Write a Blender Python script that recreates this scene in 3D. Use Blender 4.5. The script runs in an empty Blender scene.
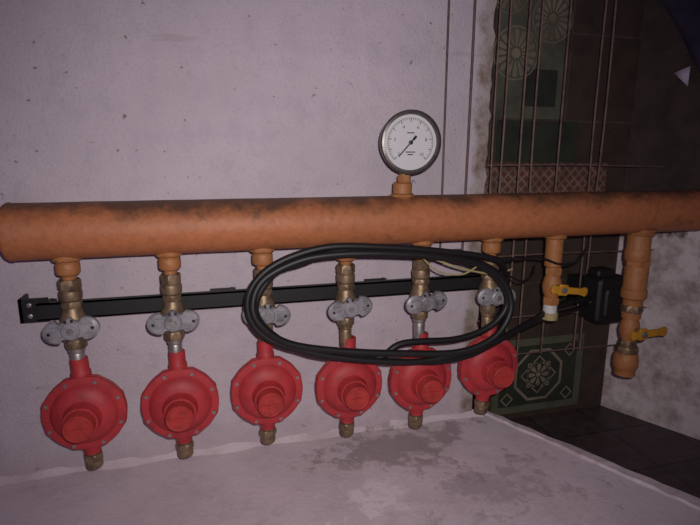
import bpy, random
from math import *
from mathutils import Vector, Matrix
random.seed(4)
sc=bpy.context.scene
sc.view_settings.view_transform='Standard'

# ------------------------------------------------------------ materials
def mk(name):
    m=bpy.data.materials.new(name); m.use_nodes=True
    nt=m.node_tree; return m,nt,nt.nodes['Principled BSDF']
def noise(nt,co,scale,detail=5,rough=.6,out='Fac'):
    n=nt.nodes.new('ShaderNodeTexNoise'); n.inputs['Scale'].default_value=scale
    n.inputs['Detail'].default_value=detail; n.inputs['Roughness'].default_value=rough
    nt.links.new(co,n.inputs['Vector']); return n.outputs[out]
def ramp(nt,src,stops):
    r=nt.nodes.new('ShaderNodeValToRGB'); nt.links.new(src,r.inputs[0])
    e=r.color_ramp.elements
    while len(e)<len(stops): e.new(.5)
    for i,(p,c) in enumerate(stops):
        e[i].position=p; e[i].color=(c,c,c,1) if not hasattr(c,'__len__') else (*c,1)
    return r.outputs[0]
def mix(nt,fac,a,b,mode='MIX'):
    m=nt.nodes.new('ShaderNodeMix'); m.data_type='RGBA'; m.blend_type=mode
    for sock,v in ((m.inputs[0],fac),(m.inputs[6],a),(m.inputs[7],b)):
        if isinstance(v,bpy.types.NodeSocket): nt.links.new(v,sock)
        elif hasattr(v,'__len__'): sock.default_value=(*v,1)
        else: sock.default_value=v
    return m.outputs[2]
def math_(nt,op,a,b=None,clamp=False):
    m=nt.nodes.new('ShaderNodeMath'); m.operation=op; m.use_clamp=clamp
    for i,v in enumerate((a,b)):
        if v is None: continue
        if isinstance(v,bpy.types.NodeSocket): nt.links.new(v,m.inputs[i])
        else: m.inputs[i].default_value=v
    return m.outputs[0]
def bump(nt,b,h,strength,dist=.01):
    n=nt.nodes.new('ShaderNodeBump'); n.inputs['Strength'].default_value=strength
    n.inputs['Distance'].default_value=dist
    nt.links.new(h,n.inputs['Height']); nt.links.new(n.outputs[0],b.inputs['Normal'])
def gpos(nt):
    g=nt.nodes.new('ShaderNodeNewGeometry'); s=nt.nodes.new('ShaderNodeSeparateXYZ')
    nt.links.new(g.outputs['Position'],s.inputs[0]); return g,s
def stretch(nt,P,v):
    n=nt.nodes.new('ShaderNodeVectorMath'); n.operation='MULTIPLY'; nt.links.new(P,n.inputs[0]); n.inputs[1].default_value=v
    return n.outputs[0]

def simple(name,col,rough=.5,metal=0.,var=.25,scale=60,bm=.15,dark=None,lo=.45,hi=.7,bd=.002):
    m,nt,b=mk(name); g,s=gpos(nt); P=g.outputs['Position']
    n1=noise(nt,P,scale); n2=noise(nt,P,scale*.25)
    d=dark or tuple(c*(1-var) for c in col)
    f=ramp(nt,mix(nt,.5,n1,n2),[(lo,0.),(hi,1.)])
    c=mix(nt,f,col,d); nt.links.new(c,b.inputs['Base Color'])
    b.inputs['Roughness'].default_value=rough; b.inputs['Metallic'].default_value=metal
    if bm: bump(nt,b,n1,bm,bd)
    return m

def plaster(name,base,stain):
    m,nt,b=mk(name); g,s=gpos(nt); P=g.outputs['Position']
    big=noise(nt,P,2.2,4); mid=noise(nt,P,14,6,.65); fine=noise(nt,P,150,4)
    c=mix(nt,ramp(nt,big,[(.38,0.),(.66,1.)]),base,tuple(x*.86 for x in base))
    c=mix(nt,ramp(nt,mid,[(.48,0.),(.72,.6)]),c,tuple(x*q for x,q in zip(base,(.74,.74,.78))))
    c=mix(nt,ramp(nt,fine,[(.55,0.),(.70,.55)]),c,tuple(x*.70 for x in base))
    spots=noise(nt,P,55,3,.5)
    c=mix(nt,ramp(nt,spots,[(.68,0.),(.73,.75)]),c,stain)
    sp2=noise(nt,P,8,8,.8)
    c=mix(nt,ramp(nt,sp2,[(.59,0.),(.74,.45)]),c,(stain[0]*1.5,stain[1]*1.5,stain[2]*1.6))
    sx=noise(nt,stretch(nt,P,(3,3,22)),1.,3,.6)
    c=mix(nt,ramp(nt,sx,[(.665,0.),(.70,.22)]),c,(.30,.23,.24))
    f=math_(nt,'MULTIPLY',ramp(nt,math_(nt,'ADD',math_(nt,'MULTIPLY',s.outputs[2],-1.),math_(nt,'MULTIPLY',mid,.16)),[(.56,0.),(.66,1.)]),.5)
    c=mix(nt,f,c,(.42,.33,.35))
    e=ramp(nt,math_(nt,'ADD',s.outputs[0],math_(nt,'MULTIPLY',mid,.05)),[(.885,0.),(.905,1.)])
    ec=mix(nt,ramp(nt,mid,[(.42,0.),(.62,1.)]),(.42,.36,.34),(.22,.155,.12))
    c=mix(nt,e,c,ec)
    nt.links.new(c,b.inputs['Base Color']); b.inputs['Roughness'].default_value=.7
    h=math_(nt,'ADD',math_(nt,'MULTIPLY',mid,1.),math_(nt,'MULTIPLY',fine,.5))
    bump(nt,b,h,.6,.008)
    return m
M={}
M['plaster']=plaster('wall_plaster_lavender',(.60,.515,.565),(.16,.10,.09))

def right_mat():
    m,nt,b=mk('wall_plaster_two_tone'); g,s=gpos(nt); P=g.outputs['Position']
    mid=noise(nt,P,12,7,.7); fine=noise(nt,P,70,4)
    pale=mix(nt,ramp(nt,mid,[(.42,0.),(.64,1.)]),(.74,.63,.64),(.36,.27,.26))
    brown=mix(nt,ramp(nt,mid,[(.4,0.),(.65,1.)]),(.055,.036,.030),(.026,.018,.017))
    f=ramp(nt,math_(nt,'ADD',s.outputs[2],math_(nt,'ADD',math_(nt,'MULTIPLY',mid,.22),.25)),[(.27,0.),(.30,1.)])
    nt.links.new(mix(nt,f,pale,brown),b.inputs['Base Color']); b.inputs['Roughness'].default_value=.85
    bump(nt,b,math_(nt,'ADD',mid,math_(nt,'MULTIPLY',fine,.4)),.6,.01); return m
M['right']=right_mat()

def floor_mat():
    m,nt,b=mk('floor_cement'); g,s=gpos(nt); P=g.outputs['Position']
    big=noise(nt,P,3.2,5,.6); mid=noise(nt,P,13,8,.72); fine=noise(nt,P,160,4,.6)
    c=mix(nt,ramp(nt,big,[(.38,0.),(.62,1.)]),(.72,.62,.65),(.62,.525,.55))
    c=mix(nt,ramp(nt,mid,[(.52,0.),(.70,.4)]),c,(.44,.36,.375))
    c=mix(nt,ramp(nt,fine,[(.52,0.),(.70,.35)]),c,(.80,.73,.75))
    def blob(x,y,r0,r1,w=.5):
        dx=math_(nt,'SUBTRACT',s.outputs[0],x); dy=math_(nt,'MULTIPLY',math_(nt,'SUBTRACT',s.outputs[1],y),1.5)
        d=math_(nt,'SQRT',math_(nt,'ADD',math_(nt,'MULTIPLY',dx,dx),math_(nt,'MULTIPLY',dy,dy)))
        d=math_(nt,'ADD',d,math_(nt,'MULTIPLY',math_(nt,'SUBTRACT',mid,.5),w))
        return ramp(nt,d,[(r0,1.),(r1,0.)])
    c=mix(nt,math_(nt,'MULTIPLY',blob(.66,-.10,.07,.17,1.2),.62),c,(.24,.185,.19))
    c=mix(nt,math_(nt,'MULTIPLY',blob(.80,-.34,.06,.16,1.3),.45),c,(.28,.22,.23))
    c=mix(nt,math_(nt,'MULTIPLY',blob(.52,-.28,.02,.07,1.),.7),c,(.84,.77,.79))
    nt.links.new(c,b.inputs['Base Color']); b.inputs['Roughness'].default_value=.75
    bump(nt,b,math_(nt,'ADD',mid,math_(nt,'MULTIPLY',fine,.25)),.4,.008); return m
M['floor']=floor_mat()
M['curb']=simple('curb_cement',(.66,.56,.59),.75,0,.4,30,.6,bd=.006)

def darktile():
    m,nt,b=mk('floor_tile_dark'); g,s=gpos(nt); P=g.outputs['Position']
    br=nt.nodes.new('ShaderNodeTexBrick'); nt.links.new(P,br.inputs['Vector'])
    br.offset=0.; br.inputs['Scale'].default_value=1.
    br.inputs['Brick Width'].default_value=.20; br.inputs['Row Height'].default_value=.20
    br.inputs['Mortar Size'].default_value=.003
    br.inputs['Color1'].default_value=(.048,.032,.033,1); br.inputs['Color2'].default_value=(.060,.040,.040,1)
    br.inputs['Mortar'].default_value=(.014,.010,.010,1)
    w=noise(nt,P,25,6)
    c=mix(nt,ramp(nt,w,[(.5,0.),(.75,.6)]),br.outputs[0],(.13,.095,.095))
    nt.links.new(c,b.inputs['Base Color']); b.inputs['Roughness'].default_value=.5; return m
M['dtile']=darktile()

def tilewall():
    m,nt,b=mk('wall_tile_brown'); g,s=gpos(nt)
    cb=nt.nodes.new('ShaderNodeCombineXYZ'); nt.links.new(s.outputs[0],cb.inputs[0]); nt.links.new(s.outputs[2],cb.inputs[1])
    br=nt.nodes.new('ShaderNodeTexBrick'); nt.links.new(cb.outputs[0],br.inputs['Vector'])
    br.offset=0.; br.inputs['Scale'].default_value=1.
    br.inputs['Brick Width'].default_value=.25; br.inputs['Row Height'].default_value=.25
    br.inputs['Mortar Size'].default_value=.003
    br.inputs['Color1'].default_value=(.066,.046,.032,1); br.inputs['Color2'].default_value=(.054,.040,.028,1)
    br.inputs['Mortar'].default_value=(.09,.07,.055,1)
    w=noise(nt,g.outputs['Position'],18,7,.7)
    c=mix(nt,ramp(nt,w,[(.45,0.),(.7,.7)]),br.outputs[0],(.028,.020,.015))
    nt.links.new(c,b.inputs['Base Color']); b.inputs['Roughness'].default_value=.5; return m
M['tbrown']=tilewall()
def lattice():
    m,nt,b=mk('wall_tile_lattice'); g,s=gpos(nt)
    a=math_(nt,'ADD',s.outputs[0],s.outputs[2]); d=math_(nt,'SUBTRACT',s.outputs[0],s.outputs[2])
    def line(v):
        f=math_(nt,'FRACT',math_(nt,'MULTIPLY',v,32.)); return math_(nt,'LESS_THAN',f,.30)
    f=math_(nt,'MAXIMUM',line(a),line(d))
    c=mix(nt,f,(.15,.052,.040),(.23,.16,.12))
    nt.links.new(mix(nt,ramp(nt,noise(nt,g.outputs['Position'],20),[(.4,0.),(.65,.7)]),c,(.065,.042,.032)),b.inputs['Base Color'])
    b.inputs['Roughness'].default_value=.5; return m
M['lattice']=lattice()
M['tgreen']=simple('wall_tile_green',(.115,.118,.080),.45,0,.5,14,0)
M['tdgreen']=simple('wall_tile_dark_green',(.036,.042,.028),.45,0,.5,14,0)
M['tbeige']=simple('wall_tile_beige',(.25,.21,.15),.45,0,.5,16,0)

def orange_mat(name,base,grime,blotch=.75):
    m,nt,b=mk(name); g,s=gpos(nt); P=g.outputs['Position']
    sn=nt.nodes.new('ShaderNodeSeparateXYZ'); nt.links.new(g.outputs['Normal'],sn.inputs[0])
    n1=noise(nt,P,9,9,.75); n2=noise(nt,P,60,5,.7); n3=noise(nt,stretch(nt,P,(.5,1,1)),5,8,.7)
    top=math_(nt,'MULTIPLY',ramp(nt,math_(nt,'ADD',sn.outputs[2],math_(nt,'MULTIPLY',math_(nt,'SUBTRACT',n1,.5),2.6)),[(.45,0.),(1.15,1.)]),grime)
    c=mix(nt,ramp(nt,n2,[(.42,0.),(.75,.75)]),base,tuple(x*.62 for x in base))
    c=mix(nt,ramp(nt,n3,[(.48,0.),(.62,.45)]),c,(base[0]*.74,base[1]*.82,base[2]*.8))
    c=mix(nt,ramp(nt,n1,[(.58,0.),(.70,blotch)]),c,(.12,.055,.03))
    c=mix(nt,top,c,(.075,.042,.026))
    nt.links.new(c,b.inputs['Base Color']); b.inputs['Roughness'].default_value=.52
    b.inputs['Specular IOR Level'].default_value=.4
    bump(nt,b,math_(nt,'ADD',n2,n1),.4,.004); return m
M['orange']=orange_mat('paint_orange',(.46,.158,.064),.85)
M['orange2']=orange_mat('paint_orange_fitting',(.42,.170,.06),.4,.5)
M['red']=simple('paint_red_regulator',(.47,.034,.040),.58,0,.4,40,.15,dark=(.29,.022,.026),lo=.42,hi=.72)
M['redd']=simple('paint_red_cap',(.46,.038,.034),.6,0,.4,60,.1)
M['brass']=simple('brass_tarnished',(.31,.215,.13),.5,.6,.6,70,.25,dark=(.10,.065,.045))
M['steel']=simple('steel_zinc',(.42,.38,.36),.45,.7,.5,80,.15)
M['alu']=simple('aluminium_cast_grey',(.34,.325,.345),.5,.35,.5,60,.3,dark=(.13,.12,.13))
M['black']=simple('rail_black_steel',(.012,.011,.012),.5,0,.3,60,.1)
M['rubber']=simple('rubber_black',(.010,.009,.010),.5,0,.3,80,.1)
M['plasticb']=simple('plastic_black',(.010,.009,.010),.6,0,.3,80,.05)
M['yellow']=simple('lever_yellow',(.58,.27,.02),.45,0,.4,60,.1)
M['cream']=simple('tape_cream',(.42,.34,.16),.6,0,.4,80,.1)
M['white']=simple('ptfe_white',(.62,.60,.58),.6,0,.3,90,.2)
M['dial']=simple('dial_white',(.60,.59,.60),.35,0,.04,30,0)
M['ink']=simple('dial_ink',(.015,.015,.018),.5,0,.1,30,0)
M['bez']=simple('gauge_bezel_steel',(.15,.13,.12),.35,.7,.5,60,.1)
M['rod']=simple('rod_rusty',(.22,.14,.115),.6,.2,.6,60,.2)
M['rod2']=simple('rod_on_wall',(.13,.08,.08),.6,.2,.6,60,.2)
M['cloth']=simple('cloth_dark_blue',(.030,.021,.046),.85,0,.5,20,.3)
M['paper']=simple('paper_white',(.50,.44,.53),.7,0,.1,20,0)

# ------------------------------------------------------------ mesh builder
class MB:
    def __init__(s): s.v=[];s.f=[];s.m=[];s.mats=[]
    def mi(s,k):
        if k not in s.mats: s.mats.append(k)
        return s.mats.index(k)
    def add(s,vs,fs,k,T=None):
        o=len(s.v); s.v+=[tuple(T@Vector(v)) if T else tuple(v) for v in vs]
        i=s.mi(k)
        for f in fs: s.f.append([a+o for a in f]); s.m.append(i)
    def lathe(s,prof,k,T=None,seg=40,mod=None):
        vs=[];fs=[]
        for (r,h) in prof:
            for j in range(seg):
                a=2*pi*j/seg; rr=r*(mod(a,r,h) if mod else 1)
                vs.append((rr*cos(a),rr*sin(a),h))
        n=len(prof)
        for i in range(n-1):
            for j in range(seg):
                b=(j+1)%seg; fs.append((i*seg+j,i*seg+b,(i+1)*seg+b,(i+1)*seg+j))
        fs.append(tuple(reversed(range(seg)))); fs.append(tuple((n-1)*seg+j for j in range(seg)))
        s.add(vs,fs,k,T)
    def hexnut(s,r,h0,h1,k,T=None,rot=0.):
        seg=36
        def hx(a):
            a=(a+rot)%(pi/3)-pi/6; return cos(pi/6)/cos(a)
        c=min(.003,(h1-h0)*.2)
        vs=[];fs=[];P=[(r*.86,h0,0),(r,h0+c,1),(r,h1-c,1),(r*.86,h1,0)]
        for (rr,h,isx) in P:
            for j in range(seg):
                a=2*pi*j/seg; q=rr*(hx(a) if isx else 1); vs.append((q*cos(a),q*sin(a),h))
        for i in range(3):
            for j in range(seg):
                b=(j+1)%seg; fs.append((i*seg+j,i*seg+b,(i+1)*seg+b,(i+1)*seg+j))
        fs.append(tuple(reversed(range(seg)))); fs.append(tuple(3*seg+j for j in range(seg)))
        s.add(vs,fs,k,T)
    def box(s,a,b,k,T=None,c=.0):
        (x0,y0,z0),(x1,y1,z1)=a,b
        if c<=0:
            vs=[(x0,y0,z0),(x1,y0,z0),(x1,y1,z0),(x0,y1,z0),(x0,y0,z1),(x1,y0,z1),(x1,y1,z1),(x0,y1,z1)]
            s.add(vs,[(3,2,1,0),(4,5,6,7),(0,1,5,4),(1,2,6,5),(2,3,7,6),(3,0,4,7)],k,T); return
        def ring(y,ins):
            o=[];X0,X1,Z0,Z1=x0+ins,x1-ins,z0+ins,z1-ins;R=max(c-ins,1e-4)
            for cx_,cz_,a0 in((X1-R,Z1-R,0),(X0+R,Z1-R,90),(X0+R,Z0+R,180),(X1-R,Z0+R,270)):
                for q in range(7):
                    t=radians(a0+q*15); o.append((cx_+R*cos(t),y,cz_+R*sin(t)))
            return o
        rs=[ring(y1,c*.4),ring(y1-c*.4,0),ring(y0+c*.4,0),ring(y0,c*.4)]
        n=len(rs[0]); vs=sum(rs,[]); fs=[]
        for i in range(3):
            for j in range(n): b_=(j+1)%n; fs.append((i*n+j,(i+1)*n+j,(i+1)*n+b_,i*n+b_))
        fs.append(tuple(range(n))); fs.append(tuple(reversed([3*n+j for j in range(n)])))
        s.add(vs,fs,k,T)
    def outline(s,pts,y0,y1,k,T=None,ins=.88):
        n=len(pts); cxm=sum(p[0] for p in pts)/n; czm=sum(p[1] for p in pts)/n
        def sc_(q): return [(cxm+(p[0]-cxm)*q,czm+(p[1]-czm)*q) for p in pts]
        d=(y0-y1)*.3
        L=[(sc_(1),y0),(sc_(1),y1+d),(sc_(ins),y1)]
        vs=[(p[0],y,p[1]) for P,y in L for p in P]; fs=[]
        for i in range(2):
            for j in range(n): b=(j+1)%n; fs.append((i*n+j,(i+1)*n+j,(i+1)*n+b,i*n+b))
        fs.append(tuple(range(n))); fs.append(tuple(reversed([2*n+j for j in range(n)])))
        s.add(vs,fs,k,T)
    def tube(s,pts,r,k,seg=12,res=8,closed=False,T=None):
        P=[Vector(p) for p in pts]; n=len(P); C=[]
        rng=n if closed else n-1
        for i in range(rng):
            p0=P[(i-1)%n] if closed or i>0 else P[0]; p1=P[i]; p2=P[(i+1)%n]
            p3=P[(i+2)%n] if closed or i+2<n else P[-1]
            for q in range(res):
                t=q/res
                C.append(.5*((2*p1)+(p2-p0)*t+(2*p0-5*p1+4*p2-p3)*t*t+(-p0+3*p1-3*p2+p3)*t**3))
        if not closed: C.append(P[-1])
        m=len(C); vs=[];up=Vector((0,1,.01)).normalized()
        for i in range(m):
            a=C[(i-1)%m] if closed or i>0 else C[0]; b=C[(i+1)%m] if closed or i<m-1 else C[-1]
            t=(b-a).normalized(); 
            n1=up-t*up.dot(t)
            if n1.length<.05: n1=Vector((1,0,0))-t*t.x
            n1.normalize(); n2=t.cross(n1); up=n1
            for j in range(seg):
                an=2*pi*j/seg; vs.append(tuple(C[i]+n1*(r*cos(an))+n2*(r*sin(an))))
        fs=[]
        for i in range(m if closed else m-1):
            for j in range(seg):
                b=(j+1)%seg; i2=(i+1)%m; fs.append((i*seg+j,i*seg+b,i2*seg+b,i2*seg+j))
        if not closed: fs.append(tuple(reversed(range(seg)))); fs.append(tuple((m-1)*seg+j for j in range(seg)))
        s.add(vs,fs,k,T)
    def obj(s,name,loc=(0,0,0),parent=None,sharp=32,smooth=True):
        me=bpy.data.meshes.new(name); me.from_pydata([Vector(v)-Vector(loc) for v in s.v],[],s.f)
        for k in s.mats: me.materials.append(M[k])
        me.polygons.foreach_set('material_index',s.m)
        me.polygons.foreach_set('use_smooth',[smooth]*len(s.f)); me.update()
        if smooth: me.set_sharp_from_angle(angle=radians(sharp))
        o=bpy.data.objects.new(name,me); o.location=loc; sc.collection.objects.link(o)
        if parent: o.parent=parent; o.location=Vector(loc)-parent.location
        return o
def empty(name,loc):
    e=bpy.data.objects.new(name,None); e.location=loc; e.empty_display_size=.05; sc.collection.objects.link(e); return e
TR=Matrix.Translation
def Rx(a): return Matrix.Rotation(a,4,'X')
def Ry(a): return Matrix.Rotation(a,4,'Y')
def Rz(a): return Matrix.Rotation(a,4,'Z')
FRONT=Rx(radians(90)); XAX=Ry(radians(90)); DOWN=Rx(radians(180))

# ------------------------------------------------------------ room
FZ=-.592; LZ=-.72
b=MB()
n=90; zs=[-.80+i*(1.75/n) for i in range(n+1)]
ex=[.913+random.uniform(-.005,.004) for z in zs]
vs=[];fs=[]
for i,z in enumerate(zs):
    vs+=[(-1.5,0,z),(ex[i]-.006,0,z),(ex[i],.008,z),(ex[i],.16,z),(-1.5,.16,z)]
for i in range(n):
    for j in range(5):
        k=(j+1)%5; fs.append((i*5+j,i*5+k,(i+1)*5+k,(i+1)*5+j))
fs.append((4,3,2,1,0)); fs.append(tuple(n*5+j for j in range(5)))
b.add(vs,fs,'plaster'); b.obj('wall_left')

b=MB(); b.box((.90,.15,-.80),(1.62,.25,.95),'tbrown')
Y=.149
def quad(x0,x1,z0,z1,k,y=Y): b.box((x0,y,z0),(x1,.155,z1),k)
quad(1.005,1.24,.255,.60,'tgreen'); quad(1.10,1.21,.29,.395,'tdgreen',.1485)
quad(.93,1.42,.035,.125,'lattice'); quad(1.02,1.30,.13,.25,'tdgreen')
quad(.93,1.40,.62,.9,'tgreen')
def rosette(cx_,cz_,R,npet=16):
    for i in range(npet):
        a=2*pi*i/npet; w=pi/npet*.68
        p=[(R*.30,-w*.6),(R*.62,-w),(R*.93,-w*.9),(R,0),(R*.93,w*.9),(R*.62,w),(R*.30,w*.6)]
        pts=[(cx_+q*cos(a+t),.1475,cz_+q*sin(a+t)) for q,t in p]
        b.add(pts,[tuple(range(7))],'tbeige')
    b.lathe([(R*.22,0),(R*.22,.0015)],'tbeige',TR((cx_,.149,cz_))@FRONT,20)
    vs=[];fs=[]
    for j in range(32):
        a=2*pi*j/32; vs+=[(cx_+R*1.06*cos(a),.1475,cz_+R*1.06*sin(a)),(cx_+R*1.12*cos(a),.1475,cz_+R*1.12*sin(a))]
    for j in range(32): k=(j+1)%32; fs.append((2*j,2*j+1,2*k+1,2*k))
    b.add(vs,fs,'tbeige')
rosette(1.065,.435,.066); rosette(1.178,.535,.060); rosette(1.035,.60,.055)
quad(1.06,1.40,-.70,-.44,'tgreen')
quad(1.085,1.375,-.675,-.465,'tdgreen',.1485)
def frame(cx_,cz_,R,w,ns,rot=0.,k='tbeige'):
    vs=[];fs=[]
    for j in range(ns):
        a=2*pi*j/ns+rot; 
        vs+=[(cx_+R*cos(a),.1475,cz_+R*sin(a)),(cx_+(R+w)*cos(a),.1475,cz_+(R+w)*sin(a))]
    for j in range(ns): q=(j+1)%ns; fs.append((2*j,2*j+1,2*q+1,2*q))
    b.add(vs,fs,k)
frame(1.23,-.57,.088,.010,8,pi/8); frame(1.23,-.57,.062,.007,4,0); rosette(1.23,-.57,.038,8); frame(1.23,-.57,.055,.006,4,pi/4)
for sx in(-1,1):
    for sz in(-1,1): frame(1.23+sx*.115,-.57+sz*.078,.018,.006,4,0)
b.obj('wall_tiled',smooth=False)

b=MB()
p0=Vector((1.5,.15)); d=Vector((.135,-.27)).normalized(); p1=p0+d*1.7
nn=Vector((-d.y,d.x))
if nn.x<0: nn=-nn
q0=p0-d*.1; vs=[]
for z in(-.80,.95):
    for P in (q0,p1,p1+nn*.12,q0+nn*.12): vs.append((P.x,P.y,z))
b.add(vs,[(0,1,5,4),(1,2,6,5),(2,3,7,6),(3,0,4,7),(3,2,1,0),(4,5,6,7)],'right'); b.obj('wall_right',smooth=False)

b=MB()
E=[(.955,0.0),(1.204,-.48),(1.72,-1.48)]
poly=[(-1.5,0.0),(-1.5,-1.6),(1.78,-1.6)]+E[::-1]
n=len(poly); vs=[(x,y,FZ) for x,y in poly]+[(x,y,LZ-.05) for x,y in poly]
fs=[tuple(range(n)),tuple(reversed(range(n,2*n)))]+[(i,n+i,n+(i+1)%n,(i+1)%n) for i in range(n)]
b.add(vs,fs,'floor'); b.obj('floor',smooth=False)
b=MB(); vs=[];fs=[];m_=120
for i in range(m_+1):
    x=-1.5+2.43*i/m_; h=.012+.005*sin(i*.9)+random.uniform(-.003,.003); w=.018+.006*sin(i*.53+1)+random.uniform(-.003,.003)
    vs+=[(x,.004,FZ+h),(x,-w*.35,FZ+h*.45),(x,-w,FZ-.001),(x,.004,FZ-.004)]
for i in range(m_):
    for j in range(4): k=(j+1)%4; fs.append((i*4+j,i*4+k,(i+1)*4+k,(i+1)*4+j))
fs.append((3,2,1,0)); fs.append(tuple(m_*4+j for j in range(4)))
b.add(vs,fs,'floor'); b.obj('trim_2',sharp=60)
b=MB(); vs=[];fs=[];m_=60
for i in range(m_+1):
    t=i/m_
    if t<.325: tt=t/.325; x=.955+.249*tt; y=-.48*tt
    else: tt=(t-.325)/.675; x=1.204+.516*tt; y=-.48-1.0*tt
    w=.024+.06*t+random.uniform(-.003,.003); h=.006+random.uniform(-.0015,.0015)
    e_=random.uniform(-.003,.002)
    vs+=[(x-w,y-.005,FZ-.002),(x-w+.006,y-.004,FZ+h),(x-.005+e_,y,FZ+h),(x+.002+e_,y,FZ-.012)]
for i in range(m_):
    for j in range(3): fs.append((i*4+j,i*4+j+1,i*4+j+5,i*4+j+4))
    fs.append((i*4+3,i*4,i*4+4,i*4+7))
fs.append((3,2,1,0)); fs.append(tuple(m_*4+j for j in range(4)))
b.add(vs,fs,'curb'); b.obj('trim_1')
b=MB(); b.box((.80,-1.6,LZ-.05),(2.4,.16,LZ),'dtile'); b.obj('floor_lower',smooth=False)

# ------------------------------------------------------------ manifold
PY=-.10; R=.057
man=empty('gas_manifold_pipe',(.65,PY,0))
b=MB()
X0,X1=-.197,1.525
prof=[(.0,0),(.030,0),(.050,.002),(.0545,.005),(.0575,.009),(.0585,.013),(.057,.018)]
prof=[(max(r,.0005),h+X0) for r,h in prof]
k=24
for i in range(1,k): prof.append((R+random.uniform(-.0003,.0003),X0+.018+(X1-X0-.036)*i/k))
prof+=[(R,X1-.018),(.0585,X1-.013),(.0575,X1-.009),(.0545,X1-.005),(.05,X1-.002),(.0005,X1)]
b.lathe(prof,'orange',TR((0,PY,0))@XAX,64)
b.obj('pipe',(.65,PY,0),man)
SX=[-.092,.105,.302,.495,.686,.876]
b=MB()
def weld(x,r,a0,T,k='orange2'):
    def md(a,rr,h): return 1+.05*sin(a*9+x*40)
    b.lathe([(r*1.05,a0-.006),(r*1.28,a0),(r*1.22,a0+.004),(r,a0+.007)],k,T,36,md)
for x in SX:
    T=TR((x,PY,0))@DOWN
    b.lathe([(.028,.048),(.027,.058),(.0215,.062),(.0205,.068),(.0205,.088),(.018,.091),(.0135,.093),(.0135,.125)],'orange2',T,28)
    weld(x,.0215,.056,T)
    b.lathe([(.0215,.066),(.0232,.069),(.0232,.086),(.0215,.089)],'orange2',T,28)
T=TR((1.061,PY,0))@DOWN
b.lathe([(.030,.048),(.028,.058),(.0225,.062),(.022,.10),(.022,.135)],'orange2',T,28); weld(1.06,.0225,.056,T)
T=TR((1.331,PY,0))@DOWN
b.lathe([(.042,.045),(.038,.056),(.0315,.062),(.031,.10),(.033,.104),(.033,.13),(.030,.135)],'orange2',T,32); weld(1.3,.032,.056,T)
T=TR((.632,PY,0))
b.lathe([(.026,.048),(.024,.058),(.0225,.062),(.0225,.085),(.019,.088)],'orange2',T,24); weld(.63,.0225,.056,T)
b.obj('outlet_stubs',(.65,PY,0),man)

# ------------------------------------------------------------ gauge
gx,gz=.640,.178
g=empty('pressure_gauge',(gx,PY-.01,gz))
G=TR((gx,PY-.012,gz))@Rz(radians(-3))@Matrix.Scale(.96,4)
b=MB()
b.lathe([(.0005,-.024),(.055,-.024),(.066,-.020),(.069,-.014),(.069,.010),(.0735,.012),(.0745,.015),(.0745,.020),(.072,.023),(.067,.024),(.0655,.021),(.0655,.0125),(.0005,.0125)],'bez',G@FRONT,56)
b.obj('case',(gx,PY-.01,gz),g)
b=MB(); b.lathe([(.0640,.0127),(.0640,.0137)],'dial',G@FRONT,56); b.obj('dial',(gx,PY-.01,gz),g)
b=MB()
F=G@FRONT
def bar(r0_,r1_,a,w,h=.0139,k='ink',h2=None):
    ca,sa=cos(a),sin(a); h2=h2 or h+.0003
    pts=[(r*ca-s_*w*sa,r*sa+s_*w*ca) for r,s_ in((r0_,-1),(r1_,-1),(r1_,1),(r0_,1))]
    vs=[(x,y,h) for x,y in pts]+[(x,y,h2) for x,y in pts]
    b.add(vs,[(0,1,2,3),(4,5,6,7),(0,1,5,4),(1,2,6,5),(2,3,7,6),(3,0,4,7)],k,F)
for i in range(51):
    a=radians(225-270*i/50); mj=i%5==0
    bar(.047 if mj else .051,.0555,a,.0008 if mj else .0004)
for i in range(54): bar(.0553,.0560,radians(225-5*i-2.5),.0027)
bar(-.016,.044,radians(228),.0014,.0165,'ink',.0172); bar(-.020,-.008,radians(228),.003,.0165,'ink',.0172)
b.lathe([(.005,.0137),(.005,.0178),(.003,.0188)],'ink',F,16)
for dx,dz,w in((0,.022,.009),(0,-.022,.012),(.0,-.028,.007)): 
    b.add([(dx-w,dz-.0012,.0139),(dx+w,dz-.0012,.0139),(dx+w,dz+.0012,.0139),(dx-w,dz+.0012,.0139)],[(0,1,2,3)],'ink',F)
b.obj('scale_and_needle',(gx,PY-.01,gz),g)
for i,t in enumerate(("0","2","4","6","8","10")):
    a=radians(225-54*i); cu=bpy.data.curves.new('num','FONT'); cu.body=t; cu.size=.011; cu.align_x='CENTER'; cu.align_y='CENTER'
    cu.extrude=.0001
    o=bpy.data.objects.new('numeral_%d'%i,cu); sc.collection.objects.link(o); cu.materials.append(M['ink'])
    o.parent=g; o.matrix_parent_inverse=Matrix.Identity(4)
    o.matrix_local=TR(-Vector((gx,PY-.01,gz)))@F@TR((.039*cos(a),.039*sin(a),.0140))
b=MB()
b.lathe([(.010,.086),(.010,.112)],'brass',TR((.634,PY,0)),20)
b.hexnut(.0165,.088,.105,'orange2',TR((.636,PY,0)))
b.obj('stem',(gx,PY-.01,gz),g)

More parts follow.
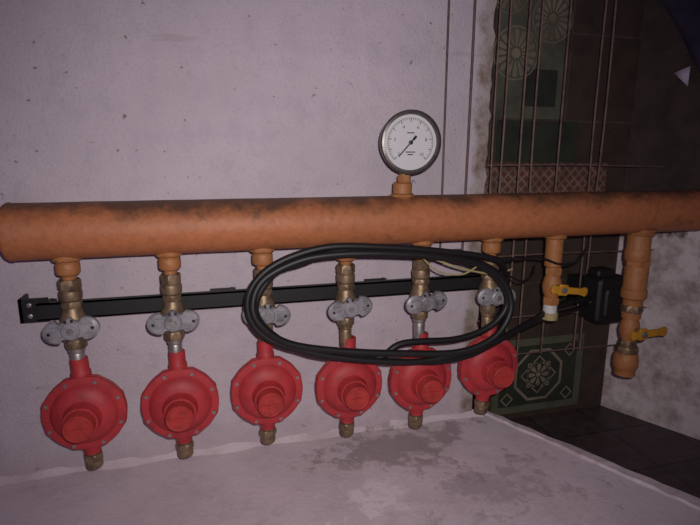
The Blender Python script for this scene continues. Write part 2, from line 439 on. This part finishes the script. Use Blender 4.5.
# ------------------------------------------------------------ valves
def handle_outline():
    pts=[]
    for i in range(72):
        a=2*pi*i/72; c_=abs(cos(a))
        r=.0225+.031*c_**5-.003*sin(2*a)**2
        r+=.0045*exp(-((abs(a-pi/2))/.30)**2)
        pts.append((r*cos(a),r*sin(a)*(1.0 if c_<.8 else 1.35)))
    return pts
HO=handle_outline()
tilt=[6,2,-6,8,6,-4]
for i,x in enumerate(SX):
    v=empty('ball_valve',(x,PY,-.197))
    T=TR((x,PY,0))@DOWN
    b=MB()
    b.hexnut(.0225,.100,.122,'brass',T,rot=i*.3)
    b.lathe([(.0185,.121),(.0215,.124),(.0225,.130),(.0215,.142),(.017,.146)],'brass',T,30)
    b.hexnut(.0215,.146,.160,'brass',T,rot=.5)
    b.lathe([(.017,.159),(.020,.170),(.0245,.182),(.0265,.197),(.0245,.212),(.020,.224),(.017,.232)],'brass',T,32)
    b.hexnut(.0220,.228,.248,'brass',T,rot=i*.2)
    b.lathe([(.0135,.246),(.0165,.250),(.0165,.256),(.013,.259),(.0145,.262),(.0135,.300)],'steel' if i in(0,1,4) else 'brass',T,24)
    b.lathe([(.010,-.02),(.010,.0)],'brass',TR((x,PY-.030,-.197))@FRONT,20)
    b.obj('body',(x,PY,-.197),v)
    b=MB(); H=TR((x+.002,PY-.030,-.199))@Ry(radians(-tilt[i]))
    b.outline(HO,0,-.012,'alu',H,.88)
    b.lathe([(.0185,.009),(.0180,.0155),(.0155,.0175),(.0120,.0175),(.0115,.0160),(.0005,.0160)],'alu',H@FRONT,28)
    b.hexnut(.0075,.0155,.0205,'steel',H@FRONT)
    for s_ in(-1,1):
        b.lathe([(.0036,.0115),(.0032,.0126),(.0005,.0126)],'ink',H@TR((s_*.041,0,0))@FRONT,14)
        for z_ in(-1,1): b.box((s_*.031-.010,-.0155,z_*.0105-.0020),(s_*.031+.012,-.010,z_*.0105+.0020),'alu',H)
        b.lathe([(.003,.0115),(.003,.0135)],'ink',H@TR((s_*.006,0,.0205))@FRONT,10)
    b.obj('butterfly_handle',(x,PY,-.197),v)

# ------------------------------------------------------------ regulators
def regulator(x,z,rot):
    o0=(x,PY-.010,z); e=empty('gas_regulator',o0)
    T0=TR(o0)@Ry(radians(rot)); F=T0@FRONT
    b=MB()
    def lug8(a,r,h):
        dd=((a-pi/8+pi/8)%(pi/4))-pi/8
        return 1+.028*exp(-(dd/.085)**2) if r>.079 else 1
    b.lathe([(.0005,-.036),(.040,-.036),(.050,-.030),(.058,-.014),(.076,-.010),(.0825,-.008),(.083,-.001),(.0805,.0005),(.083,.002),(.083,.009),(.081,.011),(.070,.0125),(.067,.0125),(.063,.018),(.055,.025),(.045,.029),(.038,.0305),(.0355,.034),(.0345,.050),(.0335,.053),(.030,.0535)],'red',F,128,lug8)
    b.lathe([(.020,.070),(.020,.088),(.0185,.092),(.0175,.094),(.0175,.118),(.016,.120),(.013,.120)],'red',T0@TR((0,.010,0)),28)
    b.lathe([(.020,.070),(.020,.088),(.0175,.092),(.0175,.100)],'red',T0@TR((0,.010,0))@DOWN,28)
    b.obj('housing',o0,e)
    b=MB()
    def rib(a,r,h): return 1-.035*(cos(a*18)>0.2) if r>.026 and .056<h<.079 else 1
    b.lathe([(.0295,.052),(.0300,.056),(.0300,.058),(.0300,.076),(.0290,.079),(.0270,.081),(.0265,.0795),(.0235,.0790),(.0225,.0805),(.008,.0805),(.0070,.079),(.0005,.079)],'redd',F,108,rib)
    b.box((-.018,-.0825,-.002),(.018,-.079,.002),'redd',T0)
    b.obj('adjusting_cap',o0,e)
    b=MB()
    for j in range(8):
        a=2*pi*(j+.5)/8; Q=F@TR((.0755*cos(a),.0755*sin(a),0))
        b.lathe([(.0058,.0095),(.0058,.0112)],'steel',Q,14); b.hexnut(.0045,.0110,.0150,'steel',Q,rot=j)
        b.hexnut(.0048,-.0135,-.0085,'steel',Q,rot=j)
    b.obj('bolts',o0,e)
    b=MB(); T=T0@TR((0,.010,0))@DOWN
    b.lathe([(.0145,.098),(.0145,.106)],'brass',T,24)
    b.hexnut(.0205,.104,.120,'brass',T,rot=rot*.1); b.lathe([(.0165,.119),(.0175,.122),(.0175,.133),(.0160,.137),(.011,.137),(.011,.129),(.0005,.129)],'brass',T,26)
    b.obj('outlet_union',o0,e)
RZ=[-.392,-.396,-.390,-.401,-.407,-.392]
for i,x in enumerate(SX): regulator(x+[.006,.004,0,.006,.003,.005][i],RZ[i],[-2,-1,0,1,2,3][i])

# ------------------------------------------------------------ rail
b=MB(); 
b.box((-.17,-.062,-.196),(.955,-.056,-.160),'black')
b.box((-.17,-.062,-.163),(.955,-.040,-.160),'black'); b.box((-.17,-.062,-.196),(.955,-.040,-.193),'black')
for x in(-.175,.215,.60,.88):
    b.box((x-.03,-.006,-.200),(x+.03,0,-.165),'black'); b.box((x+.018,-.060,-.194),(x+.024,-.003,-.163),'black')
b.box((-.206,-.050,-.202),(-.150,-.044,-.150),'black'); b.box((-.206,-.050,-.202),(-.200,-.0,-.150),'black')
for z in(-.164,-.188): b.lathe([(.0050,0),(.0050,.002),(.003,.003)],'steel',TR((-.186,-.050,z))@FRONT,14)
b.obj('mounting_rail',(.4,-.05,-.178),smooth=False)

# ------------------------------------------------------------ hose
h=empty('rubber_hose_coil',(.55,-.165,-.19))
A=[(0.832,-0.089),(0.676,-0.063),(0.555,-0.050),(0.441,-0.045),(0.353,-0.065),(0.293,-0.099),(0.262,-0.147),(0.268,-0.201),(0.310,-0.246),(0.394,-0.282),(0.511,-0.314),(0.661,-0.335),(0.779,-0.321)]
B=[(0.364,-0.074),(0.441,-0.061),(0.555,-0.062),(0.702,-0.078),(0.820,-0.108),(0.877,-0.159),(0.890,-0.223),(0.845,-0.284),(0.752,-0.313),(0.609,-0.304),(0.463,-0.284),(0.349,-0.254),(0.289,-0.209),(0.270,-0.163),(0.293,-0.110)]
b=MB(); r=.0080
A3=[(x,-.170-.004*sin(i),z) for i,(x,z) in enumerate(A)]
A3=[(.90,-.12,-.16),(.88,-.155,-.12)]+A3+[(.874,-.165,-.300),(1.00,-.12,-.275),(1.13,-.06,-.258),(1.258,-.02,-.262)]
b.tube(A3,r,'rubber',14); b.obj('hose_strand_1',(.55,-.165,-.19),h)
b=MB(); b.tube([(x,-.182+.006*cos(i*1.3),z) for i,(x,z) in enumerate(B)],r,'rubber',14,closed=True); b.obj('hose_strand_2',(.55,-.165,-.19),h)
b=MB(); C3=[(.58+(x-.58)*.97+.012,-.158,-.190+(z+.190)*.93+.004+.010*sin(i)) for i,(x,z) in enumerate(B)]
C3=C3[:10]+[(.55,-.160,-.318),(.40,-.158,-.292),(.31,-.158,-.235),(.277,-.160,-.17),(.32,-.158,-.100)]
b.tube(C3,r,'rubber',14,closed=True); b.obj('hose_strand_3',(.55,-.165,-.19),h)
b=MB(); b.tube([(.52,-.156,-.318),(.61,-.160,-.330),(.70,-.165,-.342),(.79,-.160,-.338),(.85,-.15,-.325),(.90,-.145,-.306),(.98,-.12,-.290),(1.10,-.07,-.285),(1.20,-.03,-.288),(1.258,-.01,-.285)],r*.8,'rubber',12)
b.obj('hose_tail',(.55,-.165,-.19),h)

c=empty('signal_cable',(.95,-.1,-.08))
b=MB(); b.tube([(.70,-.155,-.09),(.74,-.165,-.105),(.79,-.16,-.12),(.86,-.15,-.135),(.92,-.13,-.13)],.0026,'cream',8)
b.tube([(.66,-.16,-.08),(.70,-.17,-.115),(.76,-.17,-.125),(.80,-.165,-.110)],.0020,'cream',8); b.obj('cream_lead',(.95,-.1,-.08),c)
b=MB(); b.tube([(.86,-.155,-.10),(.93,-.15,-.098),(1.0,-.13,-.105),(1.06,-.13,-.125),(1.11,-.13,-.12),(1.15,-.12,-.085)],.0030,'rubber',8)
b.tube([(.88,-.15,-.13),(.94,-.14,-.16),(.98,-.13,-.15),(1.00,-.12,-.12)],.0025,'rubber',8); b.obj('black_lead',(.95,-.1,-.08),c)

# ------------------------------------------------------------ black box
b=MB()
b.box((1.272,-.040,-.338),(1.388,.040,-.200),'plasticb',c=.018)
b.box((1.292,-.048,-.320),(1.368,-.036,-.230),'plasticb',c=.014)
b.box((1.28,-.02,-.205),(1.345,.03,-.178),'plasticb',c=.012)
b.box((1.31,.035,-.32),(1.35,.150,-.23),'plasticb')
b.lathe([(.016,0),(.016,.006),(.012,.010)],'plasticb',TR((1.274,0,-.275))@Ry(radians(-90)),20)
b.obj('junction_box',(1.33,0,-.27))

# ------------------------------------------------------------ lever valves
def lever_valve(x,z,s,la,drop,elbow):
    e=empty('lever_ball_valve',(x,PY,z)); T=TR((x,PY,z))@DOWN
    b=MB()
    b.hexnut(.021*s,-.05*s,-.028*s,'orange2',T)
    b.lathe([(.016*s,-.03*s),(.021*s,-.018*s),(.0245*s,0),(.021*s,.018*s),(.016*s,.03*s)],'orange2',T,30)
    b.hexnut(.021*s,.028*s,.048*s,'brass' if elbow else 'orange2',T)
    b.lathe([(.015*s,.047*s),(.017*s,.052*s),(.017*s,drop),(.014*s,drop+.004)],'brass' if elbow else 'white',T,26)
    if not elbow: b.lathe([(.019*s,drop-.012),(.021*s,drop-.010),(.021*s,drop+.006),(.018*s,drop+.008)],'cream',T,26)
    b.lathe([(.009*s,0),(.009*s,.040*s)],'brass',TR((x,PY,z))@FRONT,18)
    b.obj('body',(x,PY,z),e)
    b=MB(); L=TR((x+.004,PY-.036*s,z-.002))@Ry(radians(la))
    pts=[(-.034,-.006),(-.030,-.011),(-.012,-.009),(-.010,-.014),(.010,-.014),(.013,-.009),(.050,-.008),(.066,-.012),(.072,-.006),(.072,.006),(.066,.012),(.050,.008),(.013,.009),(.010,.014),(-.010,.014),(-.012,.009),(-.030,.011),(-.034,.006)]
    b.outline([(p*s,q*s) for p,q in pts][::-1],0,-.006*s,'yellow',L,.9)
    b.hexnut(.008*s,.005*s,.012*s,'steel',L@FRONT)
    b.obj('lever',(x,PY,z),e); return e
lever_valve(1.064,-.190,1.05,8,.085,False)
e=lever_valve(1.335,-.335,1.15,-2,.050,True)
b=MB(); T=TR((1.335,PY,0))@DOWN
b.hexnut(.034,.130,.150,'orange2',T)
b.lathe([(.028,.149),(.031,.155),(.031,.215),(.034,.218),(.034,.240),(.026,.246),(.026,.30)],'orange2',T,30)
b.hexnut(.030,.262,.284,'brass',T,.4)
b.obj('riser',(1.335,PY,-.310),e)
b=MB()
b.hexnut(.031,.385,.405,'brass',T)
b.lathe([(.026,.404),(.031,.410),(.034,.425),(.034,.445),(.031,.452),(.0285,.456),(.0285,.472),(.024,.474),(.022,.474),(.022,.464),(.0005,.464)],'orange2',T,30)
b.obj('outlet_socket',(1.335,PY,-.310),e)

# ------------------------------------------------------------ rods
w=empty('wire_grille',(1.12,.05,.1))
b=MB()
for x in(.952,.976,1.041,1.080,1.163,1.278,1.30):
    dx=random.uniform(-.012,.004); b.tube([(x,.05,.93),(x+dx,.05+random.uniform(-.01,.01),.3),(x+dx*.4,.05,-.1),(x+dx,.05,-.45)],.0028,'rod',8,6)
for z in(.12,-.14,-.33,-.45):
    b.tube([(.90,.056,z),(1.15,.056,z+.003),(1.548,.056,z-.004)],.0022,'rod',8,4)
b.obj('rods',(1.12,.05,.1),w)
b=MB()
b.tube([(.776,-.003,.93),(.779,-.003,.3),(.781,-.003,-.12)],.0030,'rod2',8,4)
b.tube([(.846,-.003,.93),(.848,-.003,.3),(.846,-.003,-.12)],.0036,'rod2',8,4)
b.tube([(.776,-.003,-.10),(.846,-.003,-.10)],.0032,'rod2',8,4)
b.obj('steel_wire')

# ------------------------------------------------------------ hanging cloth
b=MB(); nx,nz=30,16; vs=[];fs=[]
for i in range(nz+1):
    for j in range(nx+1):
        u_,v_=j/nx,i/nz
        P=p0+d*(.02+.78*u_); off=.014+.012*sin(u_*30+v_*2)
        zb=.64-.30*min(1,u_*4.2)-.05*u_
        z=.94-(.94-zb)*v_
        vs.append((P.x-nn.x*off,P.y-nn.y*off,z))
for i in range(nz):
    for j in range(nx): a=i*(nx+1)+j; fs.append((a,a+1,a+nx+2,a+nx+1))
b.add(vs,fs,'cloth')
def w3(p,z,o_=.032): return (p.x-nn.x*o_,p.y-nn.y*o_,z)
b.add([w3(p0+d*.110,.385),w3(p0+d*.150,.345),w3(p0+d*.150,.400)],[(0,1,2)],'paper')
o=b.obj('hanging_cloth',(1.7,-.1,.7)); md=o.modifiers.new('t','SOLIDIFY'); md.thickness=.002

# ------------------------------------------------------------ lights / world
w_=bpy.data.worlds.new('World'); sc.world=w_; w_.use_nodes=True
bg=w_.node_tree.nodes['Background']; bg.inputs[0].default_value=(.60,.34,.85,1); bg.inputs[1].default_value=.08
ld=bpy.data.lights.new('phone_flash','SPOT'); ld.energy=39; ld.shadow_soft_size=.012; ld.spot_size=radians(106); ld.spot_blend=1.; ld.color=(1.,.94,.93)
lo=bpy.data.objects.new('phone_flash',ld); sc.collection.objects.link(lo)
lo.location=(.22,-1.27,.20); lo.rotation_euler=(Vector((.54,0,-.12))-lo.location).to_track_quat('-Z','Y').to_euler()

# ------------------------------------------------------------ camera
f,yaw,pitch,roll=519.37,.2697,.2093,.0037
fwd=Vector((sin(yaw)*cos(pitch),cos(yaw)*cos(pitch),-sin(pitch)))
r0=Vector((cos(yaw),-sin(yaw),0)); u0=r0.cross(fwd)
r_=cos(roll)*r0+sin(roll)*u0; u_=-sin(roll)*r0+cos(roll)*u0
cd=bpy.data.cameras.new('camera'); cam=bpy.data.objects.new('camera',cd); sc.collection.objects.link(cam)
cd.sensor_width=36; cd.lens=f/700*36; cd.clip_start=.01
mt=Matrix((r_,u_,-fwd)).transposed().to_4x4(); mt.translation=Vector((.1874,-1.25,.1561)); cam.matrix_world=mt
sc.camera=cam
